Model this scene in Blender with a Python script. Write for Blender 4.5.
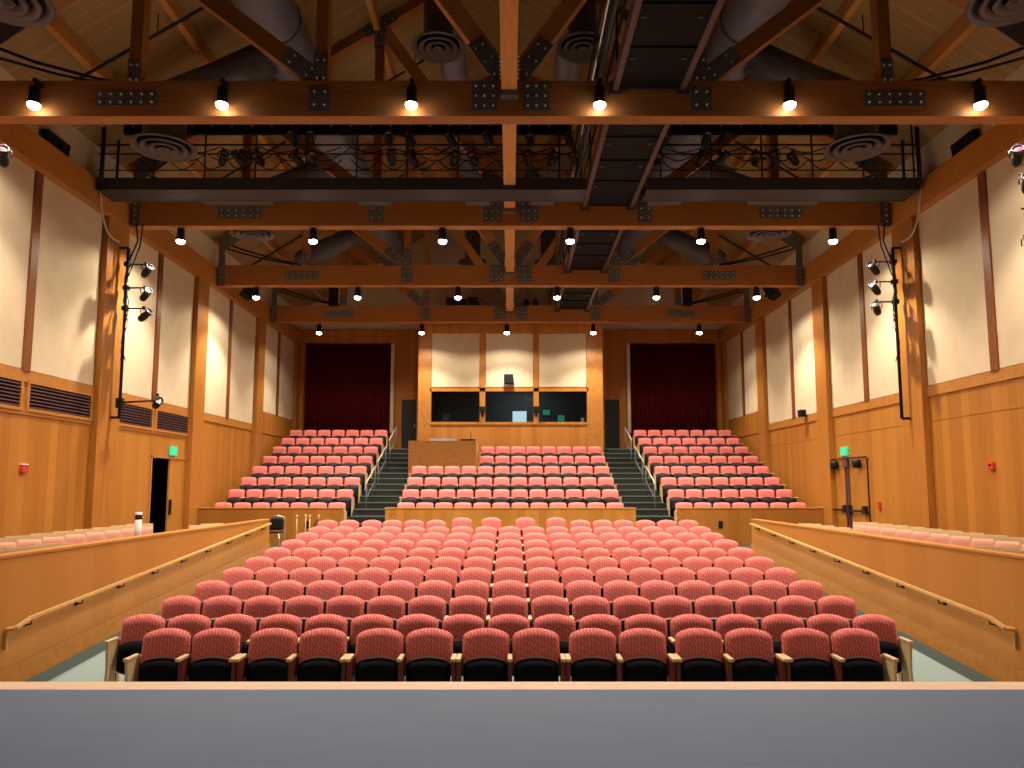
import bpy, bmesh, math, random
from mathutils import Vector, Matrix
random.seed(7)
S = bpy.context.scene
for o in list(bpy.data.objects): bpy.data.objects.remove(o)

# ------------------------------------------------------------------ camera, world, exposure
cam_d = bpy.data.cameras.new('camera'); cam = bpy.data.objects.new('camera', cam_d)
S.collection.objects.link(cam); S.camera = cam
cam_d.sensor_width = 36.0; cam_d.lens = 36.0*750/1024
cam.location = (0, 0, 2.5); cam.rotation_euler = (math.radians(90)+math.atan(80/750), 0, 0)
cam_d.shift_x = (512-510.5)/1024; cam_d.shift_y = (406-384)/1024
cam_d.clip_start = .05; cam_d.clip_end = 200
world = bpy.data.worlds.new('world'); S.world = world; world.use_nodes = True
world.node_tree.nodes['Background'].inputs[0].default_value = (1, .85, .7, 1)
world.node_tree.nodes['Background'].inputs[1].default_value = .02
S.view_settings.view_transform = 'Standard'; S.view_settings.look = 'None'
S.view_settings.exposure = 0.16; S.view_settings.gamma = 1.0; S.view_settings.use_curve_mapping = False

WARM = (1.0, .87, .70)
HOUSE_W = 760         # house lamp beam power
SPILL_W = 240          # wide spill of the same lamps
STAGE_FILL_W = 80          # added unseen lamps over the stage lip, for the front row
def spot(loc, energy, size=100, blend=.45, col=WARM, aim=None, rad=.05):
    d = bpy.data.lights.new('lamp_light', 'SPOT'); d.energy = energy; d.color = col
    d.spot_size = math.radians(size); d.spot_blend = blend; d.shadow_soft_size = rad
    o = bpy.data.objects.new('lamp_light', d); S.collection.objects.link(o); o.location = loc
    if aim is not None:
        o.rotation_euler = (Vector(aim)-Vector(loc)).to_track_quat('-Z', 'Y').to_euler()
    return o
# unseen fill lamps added above the stage lip to light the front row
for x in (-7.5, -4.5, -1.5, 1.4, 4.4, 7.4):
    spot((x, 6.2, 8.3), STAGE_FILL_W, 115, .5)
# unseen cool lamps added to tint the stage floor blue
for x in (-4.5, 0, 4.5):
    spot((x, 1.2, 8.0), 300, 78, .7, (.50, .74, 1.0))

# ------------------------------------------------------------------ materials
def nd(nt, t, **kw):
    n = nt.nodes.new(t)
    for k, v in kw.items(): setattr(n, k, v)
    return n
def mat(name, col, rough=.6, metal=0., spec=.3, emit=None, es=0.):
    m = bpy.data.materials.new(name); m.use_nodes = True
    b = m.node_tree.nodes['Principled BSDF']
    b.inputs['Base Color'].default_value = (*col, 1); b.inputs['Roughness'].default_value = rough
    b.inputs['Metallic'].default_value = metal; b.inputs['Specular IOR Level'].default_value = spec
    if emit: b.inputs['Emission Color'].default_value = (*emit, 1); b.inputs['Emission Strength'].default_value = es
    return m
def L(nt, a, b): nt.links.new(a, b)
def math_n(nt, op, a, b=None):
    n = nd(nt, 'ShaderNodeMath', operation=op)
    for i, v in enumerate((a, b)):
        if v is None: continue
        if isinstance(v, (int, float)): n.inputs[i].default_value = v
        else: L(nt, v, n.inputs[i])
    return n.outputs[0]
def mixc(nt, fac, a, b):
    n = nd(nt, 'ShaderNodeMix', data_type='RGBA')
    for s, v in ((n.inputs[0], fac), (n.inputs[6], a), (n.inputs[7], b)):
        if isinstance(v, (int, float)): s.default_value = v
        elif isinstance(v, tuple): s.default_value = (*v, 1)
        else: L(nt, v, s)
    return n.outputs[2]
def veneer(name, c1, c2, axis, width, stripe=.8, rough=.45, grain=(40, 1.2), groove=0., gc=(.05, .02, .005), rnd_h=0.):
    """wood boards / veneer leaves: stripes along world axis, fine grain running the other way"""
    m = mat(name, c1, rough, 0, .35); nt = m.node_tree; b = nt.nodes['Principled BSDF']
    g = nd(nt, 'ShaderNodeNewGeometry'); sx = nd(nt, 'ShaderNodeSeparateXYZ'); L(nt, g.outputs['Position'], sx.inputs[0])
    a = sx.outputs['XYZ'.index(axis)]
    q = math_n(nt, 'DIVIDE', a, width); fl = math_n(nt, 'FLOOR', q); fr = math_n(nt, 'FRACT', q)
    wn = nd(nt, 'ShaderNodeTexWhiteNoise', noise_dimensions='1D'); L(nt, fl, wn.inputs['W'])
    mp = nd(nt, 'ShaderNodeMapping')
    sc = [grain[1]]*3; sc['XYZ'.index(axis)] = grain[0]; mp.inputs['Scale'].default_value = sc
    cb = nd(nt, 'ShaderNodeVectorMath', operation='ADD'); L(nt, g.outputs['Position'], cb.inputs[0])
    sep = nd(nt, 'ShaderNodeCombineXYZ'); L(nt, math_n(nt, 'MULTIPLY', wn.outputs['Value'], 7.0), sep.inputs[2]); L(nt, sep.outputs[0], cb.inputs[1])
    L(nt, cb.outputs[0], mp.inputs['Vector'])
    no = nd(nt, 'ShaderNodeTexNoise'); no.inputs['Scale'].default_value = 1; no.inputs['Detail'].default_value = 3
    L(nt, mp.outputs[0], no.inputs['Vector'])
    f = math_n(nt, 'ADD', math_n(nt, 'MULTIPLY', wn.outputs['Value'], stripe), math_n(nt, 'MULTIPLY', no.outputs['Fac'], 1-stripe))
    col = mixc(nt, f, c1, c2)
    if groove > 0:
        edge = math_n(nt, 'LESS_THAN', fr, groove); col = mixc(nt, edge, col, gc)
    L(nt, col, b.inputs['Base Color'])
    return m
def noisy(name, c1, c2, scale=30, rough=.8, stretch=(1, 1, 1), spec=.2, metal=0., coord='Object', bump=0.):
    m = mat(name, c1, rough, metal, spec); nt = m.node_tree; b = nt.nodes['Principled BSDF']
    tc = nd(nt, 'ShaderNodeTexCoord'); mp = nd(nt, 'ShaderNodeMapping'); mp.inputs['Scale'].default_value = stretch
    if coord == 'Position':
        g = nd(nt, 'ShaderNodeNewGeometry'); L(nt, g.outputs['Position'], mp.inputs['Vector'])
    else: L(nt, tc.outputs[coord], mp.inputs['Vector'])
    no = nd(nt, 'ShaderNodeTexNoise'); no.inputs['Scale'].default_value = scale; no.inputs['Detail'].default_value = 4
    L(nt, mp.outputs[0], no.inputs['Vector'])
    rp = nd(nt, 'ShaderNodeValToRGB'); rp.color_ramp.elements[0].position = .3; rp.color_ramp.elements[1].position = .7
    rp.color_ramp.elements[0].color = (*c1, 1); rp.color_ramp.elements[1].color = (*c2, 1)
    L(nt, no.outputs['Fac'], rp.inputs['Fac']); L(nt, rp.outputs[0], b.inputs['Base Color'])
    if bump:
        bp = nd(nt, 'ShaderNodeBump'); bp.inputs['Strength'].default_value = bump; bp.inputs['Distance'].default_value = .01
        L(nt, no.outputs['Fac'], bp.inputs['Height']); L(nt, bp.outputs[0], b.inputs['Normal'])
    return m
def fabric_mat(name, base, light, dark):
    """woven seat cloth with columns of small zig-zag dashes"""
    m = mat(name, base, .85, 0, .15); nt = m.node_tree; b = nt.nodes['Principled BSDF']
    tc = nd(nt, 'ShaderNodeTexCoord'); sx = nd(nt, 'ShaderNodeSeparateXYZ'); L(nt, tc.outputs['Object'], sx.inputs[0])
    zz = math_n(nt, 'MULTIPLY', math_n(nt, 'PINGPONG', sx.outputs[2], .034), .55)
    cx = math_n(nt, 'FRACT', math_n(nt, 'DIVIDE', math_n(nt, 'ADD', sx.outputs[0], zz), .038))
    d1 = math_n(nt, 'LESS_THAN', cx, .28)
    rz = math_n(nt, 'FRACT', math_n(nt, 'DIVIDE', math_n(nt, 'ADD', sx.outputs[2], math_n(nt, 'MULTIPLY', math_n(nt, 'FLOOR', math_n(nt, 'DIVIDE', sx.outputs[0], .038)), .019)), .07))
    d2 = math_n(nt, 'MULTIPLY', math_n(nt, 'GREATER_THAN', rz, .35), d1)
    d3 = math_n(nt, 'GREATER_THAN', cx, .72)
    c = mixc(nt, math_n(nt, 'MULTIPLY', d2, .75), base, light); c = mixc(nt, math_n(nt, 'MULTIPLY', d3, .7), c, dark)
    L(nt, c, b.inputs['Base Color'])
    b.inputs['Sheen Weight'].default_value = .15
    return m

M = {}
M['wallY'] = veneer('oak veneer side walls', (.36, .130, .0155), (.54, .222, .037), 'Y', .235, .62)
M['wallX'] = veneer('oak veneer back walls', (.41, .148, .020), (.60, .250, .048), 'X', .20, .62)
M['boxY'] = veneer('oak veneer balcony front', (.44, .165, .026), (.54, .22, .042), 'Y', .62, .45, .42)
M['parX'] = veneer('oak veneer low walls', (.36, .13, .018), (.47, .19, .035), 'X', .34, .5)
M['trim'] = noisy('oak trim', (.44, .17, .030), (.54, .225, .045), 9, .42, (1, 1, 1), .35, coord='Position')
M['post'] = noisy('oak pilaster', (.40, .145, .022), (.50, .20, .036), 4, .4, (6, 6, .4), .35, coord='Position')
M['strip'] = noisy('dark oak strip', (.20, .058, .012), (.27, .085, .02), 4, .4, (6, 6, .4), .35, coord='Position')
M['rail'] = noisy('pale oak rail', (.62, .33, .10), (.72, .42, .16), 12, .35, (1, 1, 1), .4, coord='Position')
M['glulam'] = noisy('glulam timber', (.36, .136, .034), (.45, .18, .05), 5, .55, (.35, 3, 5), .25, coord='Position')
M['glulamL'] = noisy('pale glulam timber', (.56, .245, .07), (.66, .31, .095), 5, .55, (3, .4, 3), .25, coord='Position')  # brighter copy of glulam, light from below put into the colour
M['plank'] = veneer('roof decking planks', (.32, .195, .075), (.48, .31, .135), 'Y', .14, .6, .7, (14, 1.0), .05, (.20, .12, .045))
M['cream'] = noisy('cream fabric panel', (.70, .56, .37), (.75, .61, .42), 3, .9, (1, 1, 1), .1, coord='Position')
M['plaster'] = noisy('beige plaster', (.72, .62, .46), (.78, .68, .51), 2, .9, (1, 1, 1), .1, coord='Position')
M['stage'] = noisy('blue grey painted stage', (.060, .106, .185), (.072, .124, .21), 2.2, .55, (1, 3, 1), .35, coord='Position')
M['nosing'] = noisy('stage edge maple', (.80, .54, .36), (.88, .62, .43), 6, .4, (.5, 4, 1), .3, coord='Position')
M['tiercarpet'] = noisy('dark green carpet', (.018, .024, .021), (.035, .042, .037), 60, .95, coord='Position')
M['nose'] = mat('stair nosing', (.13, .15, .14), .6)
M['black'] = mat('black paint', (.010, .009, .010), .75, 0, .15)
M['blackm'] = mat('black metal', (.02, .019, .021), .4, .3)
M['seatpan'] = noisy('black seat shell', (.004, .004, .005), (.007, .006, .008), 20, .8, spec=.08)
M['seatpan2'] = noisy('dark seat shell', (.020, .016, .018), (.030, .024, .026), 20, .6)
M['darkred'] = noisy('dark red wood', (.12, .022, .014), (.17, .035, .022), 8, .4, (4, 4, .6))
M['maple'] = noisy('pale maple', (.66, .45, .22), (.76, .55, .30), 14, .4, (4, 1, 4))
M['fabric'] = fabric_mat('red patterned seat cloth', (.80, .170, .150), (.92, .42, .36), (.58, .075, .072))
M['fabric2'] = fabric_mat('pink seat cloth', (.84, .22, .195), (.90, .33, .29), (.72, .15, .135))
M['rim'] = mat('seat cushion edge', (.55, .30, .28), .6)  # paler colour stands for the highlight along the seat edge
M['boxpink'] = noisy('pale pink seat cloth', (.62, .27, .19), (.70, .34, .25), 60, .85)
M['duct'] = noisy('grey spiral duct', (.17, .172, .235), (.205, .21, .28), 4, .42, (1, 1, 1), .4, .25, coord='Position')
M['ductd'] = noisy('dark grey duct', (.10, .09, .10), (.13, .12, .13), 4, .45, (1, 1, 1), .4, .2, coord='Position')
M['diff'] = mat('grey diffuser', (.125, .10, .105), .5, .2)
M['steel'] = noisy('gusset steel', (.125, .125, .125), (.17, .165, .16), 8, .5, (1, 1, 1), .4, .15, coord='Position')
M['bolt'] = mat('bolt heads', (.55, .52, .48), .35, .9)
M['catch'] = mat('brown painted channel', (.12, .065, .065), .5, .1)
M['bridge'] = mat('bridge channel', (.045, .040, .048), .6, .1)
M['curtain'] = noisy('dark red velvet', (.085, .004, .007), (.13, .008, .011), 30, .95, (1, 1, .1))
M['glass'] = mat('booth glass', (.9, .95, .95), .02)
M['booth'] = mat('booth interior', (.10, .11, .115), .8)
M['lens'] = mat('lamp lens', (1, 1, 1), .3, emit=(1, .95, .86), es=26)
M['chrome'] = mat('chrome', (.75, .75, .75), .2, .95)
M['purple'] = mat('magenta gel', (.22, .04, .08), .3)
M['red'] = mat('fire red', (.65, .05, .035), .4)
M['white'] = mat('white paint', (.80, .76, .70), .5)
M['exit'] = mat('exit green', (.02, .45, .22), .5, emit=(.05, .75, .38), es=.55)
M['exitl'] = mat('exit letters', (.5, .9, .7), .5, emit=(.35, 1, .65), es=.8)
M['cable'] = mat('white cable', (.62, .56, .48), .5)
M['slat'] = mat('maroon slat', (.13, .06, .065), .45)
M['doord'] = mat('charcoal door', (.030, .034, .036), .5)
M['desk'] = noisy('console veneer', (.27, .10, .022), (.33, .13, .030), 4, .5, (1, 1, 6), coord='Position')
M['steelp'] = mat('pale painted rail', (.62, .52, .38), .4, .2)
M['brass'] = mat('brass', (.75, .55, .25), .3, .8)
M['screen'] = mat('lit monitor', (.1, .1, .1), .4, emit=(.62, .85, 1.0), es=.75)
M['screeng'] = mat('green lit screen', (.05, .1, .08), .4, emit=(.05, .35, .18), es=.35)
M['grey'] = mat('grey plastic', (.16, .17, .17), .5)
# glass: mostly clear pane with a mirror share
_g = M['glass'].node_tree; _b = _g.nodes['Principled BSDF']
_b.inputs['Transmission Weight'].default_value = 1.0; _b.inputs['IOR'].default_value = 1.05; _b.inputs['Base Color'].default_value = (.85, .92, .92, 1)
# carpet of the raked floor: pale green field with a darker border along the side walls
_m = mat('green grey carpet', (.28, .33, .29), .95, 0, .1); _nt = _m.node_tree
_ge = nd(_nt, 'ShaderNodeNewGeometry'); _sx = nd(_nt, 'ShaderNodeSeparateXYZ'); L(_nt, _ge.outputs['Position'], _sx.inputs[0])
_no = nd(_nt, 'ShaderNodeTexNoise'); _no.inputs['Scale'].default_value = 60; L(_nt, _ge.outputs['Position'], _no.inputs['Vector'])
_c = mixc(_nt, _no.outputs['Fac'], (.20, .265, .25), (.27, .335, .32))
_c = mixc(_nt, math_n(_nt, 'GREATER_THAN', math_n(_nt, 'ABSOLUTE', _sx.outputs[0]), 5.78), _c, (.07, .098, .09))
L(_nt, _c, _nt.nodes['Principled BSDF'].inputs['Base Color']); M['carpet'] = _m

# ------------------------------------------------------------------ mesh helpers
class MB:
    def __init__(s): s.v = []; s.f = []; s.sm = []; s.mi = []
    def _add(s, vs, fs, smooth=False, mi=0):
        n = len(s.v); s.v += [tuple(v) for v in vs]
        for f in fs: s.f.append([n+i for i in f]); s.sm.append(smooth); s.mi.append(mi)
        return s
    def box(s, x0, x1, y0, y1, z0, z1, mi=0, mt=None):
        vs = [(x, y, z) for z in (z0, z1) for y in (y0, y1) for x in (x0, x1)]
        if mt is not None: vs = [mt @ Vector(v) for v in vs]
        return s._add(vs, [(0, 2, 3, 1), (4, 5, 7, 6), (0, 1, 5, 4), (2, 6, 7, 3), (0, 4, 6, 2), (1, 3, 7, 5)], False, mi)
    def bar(s, a, b, w, h, up=(0, 1, 0), mi=0, ext=0):
        """rectangular bar from a to b; w measured along `up`, h across"""
        a, b = Vector(a), Vector(b); d = (b-a).normalized(); a = a-d*ext; b = b+d*ext
        u = Vector(up); u = (u-d*u.dot(d)).normalized(); r = d.cross(u)
        vs = [p+u*i*w/2+r*j*h/2 for p in (a, b) for i, j in ((-1, -1), (1, -1), (1, 1), (-1, 1))]
        return s._add(vs, [(3, 2, 1, 0), (4, 5, 6, 7), (0, 1, 5, 4), (1, 2, 6, 5), (2, 3, 7, 6), (3, 0, 4, 7)], False, mi)
    def tube(s, pts, r, n=8, mi=0, cap=True):
        pts = [Vector(p) for p in pts]; rings = []
        rs = r if isinstance(r, (list, tuple)) else [r]*len(pts)
        prev = None
        for i, p in enumerate(pts):
            d = (pts[min(i+1, len(pts)-1)]-pts[max(i-1, 0)]).normalized()
            if prev is None: u = d.orthogonal().normalized()
            else: u = (prev-d*prev.dot(d)).normalized()
            prev = u; w = d.cross(u)
            rings.append([p+(u*math.cos(2*math.pi*k/n)+w*math.sin(2*math.pi*k/n))*rs[i] for k in range(n)])
        vs = [q for rg in rings for q in rg]; fs = []
        for i in range(len(pts)-1):
            for k in range(n): fs.append((i*n+k, i*n+(k+1) % n, (i+1)*n+(k+1) % n, (i+1)*n+k))
        s._add(vs, fs, True, mi)
        if cap:
            n0 = len(s.v)-len(vs); s.f.append([n0+k for k in reversed(range(n))]); s.f.append([n0+(len(pts)-1)*n+k for k in range(n)])
            s.sm += [False, False]; s.mi += [mi, mi]
        return s
    def lathe(s, prof, c=(0, 0, 0), n=24, mi=0, mt=None, smooth=True):
        """profile of (radius, z) pairs about the z axis"""
        vs = []
        for r, z in prof:
            for k in range(n): vs.append(Vector((r*math.cos(2*math.pi*k/n), r*math.sin(2*math.pi*k/n), z)))
        if mt is not None: vs = [mt @ v for v in vs]
        vs = [v+Vector(c) for v in vs]; fs = []
        for i in range(len(prof)-1):
            for k in range(n): fs.append((i*n+k, i*n+(k+1) % n, (i+1)*n+(k+1) % n, (i+1)*n+k))
        return s._add(vs, fs, smooth, mi)
    def prism(s, poly, y0, y1, axis='Y', mi=0):
        """polygon in the plane across `axis`, extruded along it"""
        n = len(poly)
        def P(a, b, t): return {'Y': (a, t, b), 'X': (t, a, b), 'Z': (a, b, t)}[axis]
        vs = [P(a, b, y0) for a, b in poly]+[P(a, b, y1) for a, b in poly]
        fs = [list(range(n)), [n+i for i in reversed(range(n))]]+[(i, n+i, n+(i+1) % n, (i+1) % n) for i in range(n)]
        return s._add(vs, fs, False, mi)
    def cushion(s, hw, z0, z1, arch, T, back, lean=0., curve=0., corner=.03, y=0., nu=14, nv=8, mi=0, bot=0., pw=6):
        """upholstered slab: arched top, bulged face towards -y, flat back"""
        F, B = [], []
        for j in range(nv+1):
            v = j/nv
            for i in range(nu+1):
                u = -1+2*i/nu
                zt = z1+arch*(1-u*u)-corner*max(0, (abs(u)-.8)/.2)**2
                zb = z0-bot*(1-u*u)+corner*.6*max(0, (abs(u)-.8)/.2)**2
                z = zb+(zt-zb)*v
                x = u*hw*(1-.025*v)
                p = max(0., (1-abs(u)**pw))**.5*max(0., (1-abs(2*v-1)**pw))**.5
                yy = y+lean*(z-z0)-curve*u*u
                F.append((x, yy-T*p-.004, z)); B.append((x, yy+back, z))
        n = nu+1; fs = []; o = len(F)
        for j in range(nv):
            for i in range(nu):
                a = j*n+i; fs.append((a, a+1, a+n+1, a+n)); fs.append((o+a, o+a+n, o+a+n+1, o+a+1))
        for i in range(nu):
            fs.append((i+1, i, o+i, o+i+1)); a = nv*n+i; fs.append((a, a+1, o+a+1, o+a))
        for j in range(nv):
            a = j*n; fs.append((a, a+n, o+a+n, o+a)); b = j*n+nu; fs.append((b+n, b, o+b, o+b+n))
        return s._add(F+B, fs, True, mi)
    def mesh(s, name, mats, bevel=0.):
        me = bpy.data.meshes.new(name); me.from_pydata(s.v, [], s.f)
        for m in (mats if isinstance(mats, (list, tuple)) else [mats]): me.materials.append(m)
        me.polygons.foreach_set('use_smooth', s.sm); me.polygons.foreach_set('material_index', s.mi)
        bm = bmesh.new(); bm.from_mesh(me); bmesh.ops.recalc_face_normals(bm, faces=bm.faces)
        if bevel:
            es = [e for e in bm.edges if len(e.link_faces) == 2 and e.calc_face_angle(0) > .6]
            bmesh.ops.bevel(bm, geom=es, offset=bevel, segments=2, profile=.6, affect='EDGES', clamp_overlap=True)
        bm.to_mesh(me); bm.free(); me.update()
        return me
    def build(s, name, mats, parent=None, bevel=0., loc=None):
        o = bpy.data.objects.new(name, s.mesh(name, mats, bevel)); S.collection.objects.link(o)
        if parent is not None: o.parent = parent
        if loc is not None: o.location = loc
        return o
def tag(o, label, cat, group=None):
    o['label'] = label; o['category'] = cat
    if group: o['group'] = group
    return o
def thing(name, label, cat, loc=(0, 0, 0), rz=0., group=None, rot=None):
    o = bpy.data.objects.new(name, None); S.collection.objects.link(o); o.empty_display_size = .1
    o.location = loc; o.rotation_euler = rot if rot else (0, 0, rz)
    return tag(o, label, cat, group)
def struct(o): o['kind'] = 'structure'; return o
def sbox(name, m, *b, bevel=0.): return struct(MB().box(*b).build(name, m, None, bevel))
def dup(root, loc, rz, label, group=None, rot=None):
    r = root.copy(); S.collection.objects.link(r); r.location = loc; r.rotation_euler = rot if rot else (0, 0, rz)
    r['label'] = label
    if group: r['group'] = group
    for ch in list(root.children):
        c = ch.copy(); S.collection.objects.link(c); c.parent = r
        for g in list(ch.children):
            d = g.copy(); S.collection.objects.link(d); d.parent = c
    return r
ORD = ['first', 'second', 'third', 'fourth', 'fifth', 'sixth', 'seventh', 'eighth', 'ninth', 'tenth', 'eleventh', 'twelfth', 'thirteenth',
       'fourteenth', 'fifteenth', 'sixteenth', 'seventeenth', 'eighteenth']

# ------------------------------------------------------------------ room shell
W = 8.95; YB = 31.3; YF = -7.0
def roof_z(x): return 9.85+.625*(W-abs(x))
def floor_z(y): return .06 if y < 9.5 else (.06+.075*(y-9.5) if y < 19.9 else .84)

prof = [(5.9, -.3), (5.9, .06), (9.5, .06), (19.9, .84), (21.6, .84), (21.6, -.3)]
struct(MB().prism(prof, -W-.1, W+.1, 'X').build('floor', M['carpet']))
struct(MB().box(-W-.1, W+.1, YF, 5.94, .7, 1.0).build('floor_stage', M['stage']))
struct(MB().box(-W-.1, W+.1, 5.74, 5.97, .86, 1.004).build('trim_stage_edge', M['nosing'], None, .012))
struct(MB().box(-W-.1, W+.1, 5.90, 5.93, .0, .87).build('wall_stage_front', M['parX']))
for s, nm in ((-1, 'left'), (1, 'right')):
    def sx(a, b): return (min(s*a, s*b), max(s*a, s*b))
    def SB(name, m, a, b, *r, bevel=0.): x0, x1 = sx(a, b); return sbox(name, m, x0, x1, *r, bevel=bevel)
    # side box: deck, front wall, plinth, cap, end wall
    SB('floor_box_'+nm, M['tiercarpet'], 6.15, W+.1, 5.97, 19.25, .5, .775)
    SB('floor_box_riser_'+nm, M['tiercarpet'], 7.28, W, 9.5, 17.3, .7, .85)
    SB('wall_box_'+nm, M['boxY'], 6.1, 6.26, 5.97, 19.2, -.1, 1.63)
    x0, x1 = sx(6.085, 6.275); struct(MB().box(x0, x1, 5.97, 19.22, 1.63, 1.672).build('trim_box_cap_'+nm, M['trim'], None, .008))
    pl = [(5.97, -.1), (5.97, .32), (9.5, .32), (19.2, 1.06), (19.2, -.1)]
    struct(MB().prism(pl, *sx(6.075, 6.12), 'X').build('baseboard_box_'+nm, M['trim']))
    # side wall
    if s < 0:
        wl = MB()
        for b in ((YF, 18.75, -.2, 4.62), (20.80, YB+.2, -.2, 4.62), (18.75, 20.80, 3.22, 4.62), (18.75, 20.8, -.2, .84)): wl.box(-W-.15, -W, *b)
        struct(wl.build('wall_left', M['wallY']))
        hall = MB().box(-W-2.2, -W-2.1, 18.5, 21, .6, 3.4).box(-W-2.2, -W-.15, 18.4, 18.6, .6, 3.4).box(-W-2.2, -W-.15, 20.9, 21, .6, 3.4)
        hall.box(-W-2.2, -W-.1, 18.4, 21, 3.3, 3.4).box(-W-2.2, -W-.1, 18.4, 21, .7, .84)
        struct(hall.build('wall_corridor', M['black']))
    else:
        SB('wall_right', M['wallY'], W, W+.15, YF, YB+.2, -.2, 4.62)
    SB('wall_upper_'+nm, M['trim'], W+.02, W+.15, YF, YB+.2, 4.62, 9.0)
    SB('wall_plaster_'+nm, M['plaster'], W+.02, W+.15, YF, YB+.2, 9.0, 10.3)
    SB('ceiling_beam_'+nm, M['trim'], W-.20, W+.05, YF, YB, 8.40, 8.98, bevel=.01)
    for y0, y1 in ((10.75, 11.70), (15.93, 16.82), (20.72, 21.46), (25.88, 26.56), (30.58, 31.3)):
        SB('wall_pilaster_'+nm, M['post'], W-.15, W+.05, y0, y1, .8, 8.42, bevel=.008)
    for y0, y1 in ((13.55, 13.76), (18.55, 18.75), (23.41, 23.60), (28.41, 28.61)):
        SB('trim_panel_'+nm, M['strip'], W-.05, W+.04, y0, y1, 4.6 if y0 < 28 else 5.15, 8.41)
    SB('trim_rail_'+nm, M['trim'], W-.03, W+.04, YF, 26.56, 4.40, 4.62)
    SB('trim_high_rail_'+nm, M['wallY'], W-.03, W+.06, 26.56, 31.3, 4.40, 5.17)
    if s > 0: SB('trim_joint_'+nm, M['post'], W-.006, W+.01, YF, 31.2, 3.87, 3.895)
    else: SB('trim_joint_'+nm, M['trim'], W-.02, W+.01, YF, 20.9, 3.80, 3.93)
    # roof slope
    za, zb = roof_z(0), roof_z(W+.15)
    vs = [(0, za), (s*(W+.15), zb), (s*(W+.15), zb+.15), (0, za+.15)]
    struct(MB().prism(vs, YF, YB+.2, 'Y').build('ceiling_'+nm, M['plank']))
    for x in (7.85, 6.3, 4.75, 3.15, 1.58):
        z = roof_z(x); struct(MB().bar((s*x, YF, z-.14), (s*x, YB, z-.14), .14, .30, (1, 0, 0)).build('ceiling_beam_purlin_'+nm, M['glulamL']))
struct(MB().bar((0, YF, roof_z(0)-.2), (0, YB, roof_z(0)-.2), .16, .4, (1, 0, 0)).build('ceiling_beam_ridge', M['glulam']))
for s, nm in ((-1, 'left'), (1, 'right')):
    sbox('wall_stage_masking_'+nm, M['black'], min(s*8.45, s*8.5), max(s*8.45, s*8.5), YF, 5.6, 1.0, 11)  # unseen black screens added to cut bounce light from the stage sides
sbox('ceiling_stage', M['black'], -W, W, YF, 4.2, 10.9, 11.0)  # unseen black sheet added to keep light from bouncing overhead
sbox('wall_stage_back', M['black'], -W-.2, W+.2, YF-.2, YF, 0, 16)  # unseen end wall, black so it returns little light

# back wall
bw = MB()
bw.box(-W-.1, W+.1, YB, YB+.1, .8, 3.9)
for s in (-1, 1):
    def bx(a, b, z0, z1, y0=YB-.2, y1=YB+.1): bw.box(min(s*a, s*b), max(s*a, s*b), y0, y1, z0, z1)
    bx(8.66, W+.1, .8, 8.5); bx(5.0, 8.66, .8, 3.9); bx(4.53, 5.0, .8, 8.5); bx(3.4, 4.53, 6.08, 8.5); bx(3.4, 3.93, .8, 6.08)
bw.box(-W-.1, W+.1, YB-.2, YB+.1, 8.5, 9.06)
struct(bw.build('wall_back', M['wallX']))
gp = [(-W-.1, 9.06), (W+.1, 9.06), (W+.1, roof_z(W)), (0, roof_z(0)+.1), (-W-.1, roof_z(W))]
struct(MB().prism(gp, YB-.1, YB+.1, 'Y').build('wall_gable', M['plaster']))
sbox('wall_alcove', M['black'], -W-.1, W+.1, YB+.9, YB+1.0, .8, 9)

# stepped tiers
def tier(name, x0, x1, nrow, y1end):
    m = MB()
    for k in range(nrow):
        y = 21.45 if k == 0 else 22.25+1.035*k-.76
        m.box(x0, x1, y, y1end, -.2 if k == 0 else 1.0, 1.16+.385*k)
    return struct(m.build(name, M['tiercarpet']))
tier('floor_tier_center', -3.45, 3.45, 6, 28.3)
tier('floor_tier_left', -W, -4.78, 8, 31.3); tier('floor_tier_right', 4.78, W, 8, 31.3)
for s, nm in ((-1, 'left'), (1, 'right')):
    m = MB(); e = MB(); xa, xb = min(s*3.45, s*4.78), max(s*3.45, s*4.78)
    for i in range(16):
        y = 20.95+.5175*i; z = .84+.1925*(i+1)
        m.box(xa, xb, y, 31.3, z-.1925 if i else 0, z)
        e.box(xa, xb, y-.012, y+.035, z-.03, z+.004)
    st = struct(m.build('floor_stairs_'+nm, M['tiercarpet'])); 
    ne = struct(e.build('trim_stair_nosing_'+nm, M['nose']))
    # low wall in front of the side tier
    x0, x1 = min(s*4.72, s*8.85), max(s*4.72, s*8.85)
    sbox('wall_tier_front_'+nm, M['parX'], x0, x1, 21.30, 21.45, .7, 1.86)
    sbox('trim_tier_cap_'+nm, M['trim'], x0-.01, x1+.01, 21.28, 21.47, 1.86, 1.895, bevel=.006)
sbox('wall_tier_front', M['wallX'], -3.52, 3.52, 21.25, 21.43, .7, 1.86)
sbox('trim_tier_cap', M['trim'], -3.54, 3.54, 21.23, 21.45, 1.86, 1.895, bevel=.006)

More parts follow.
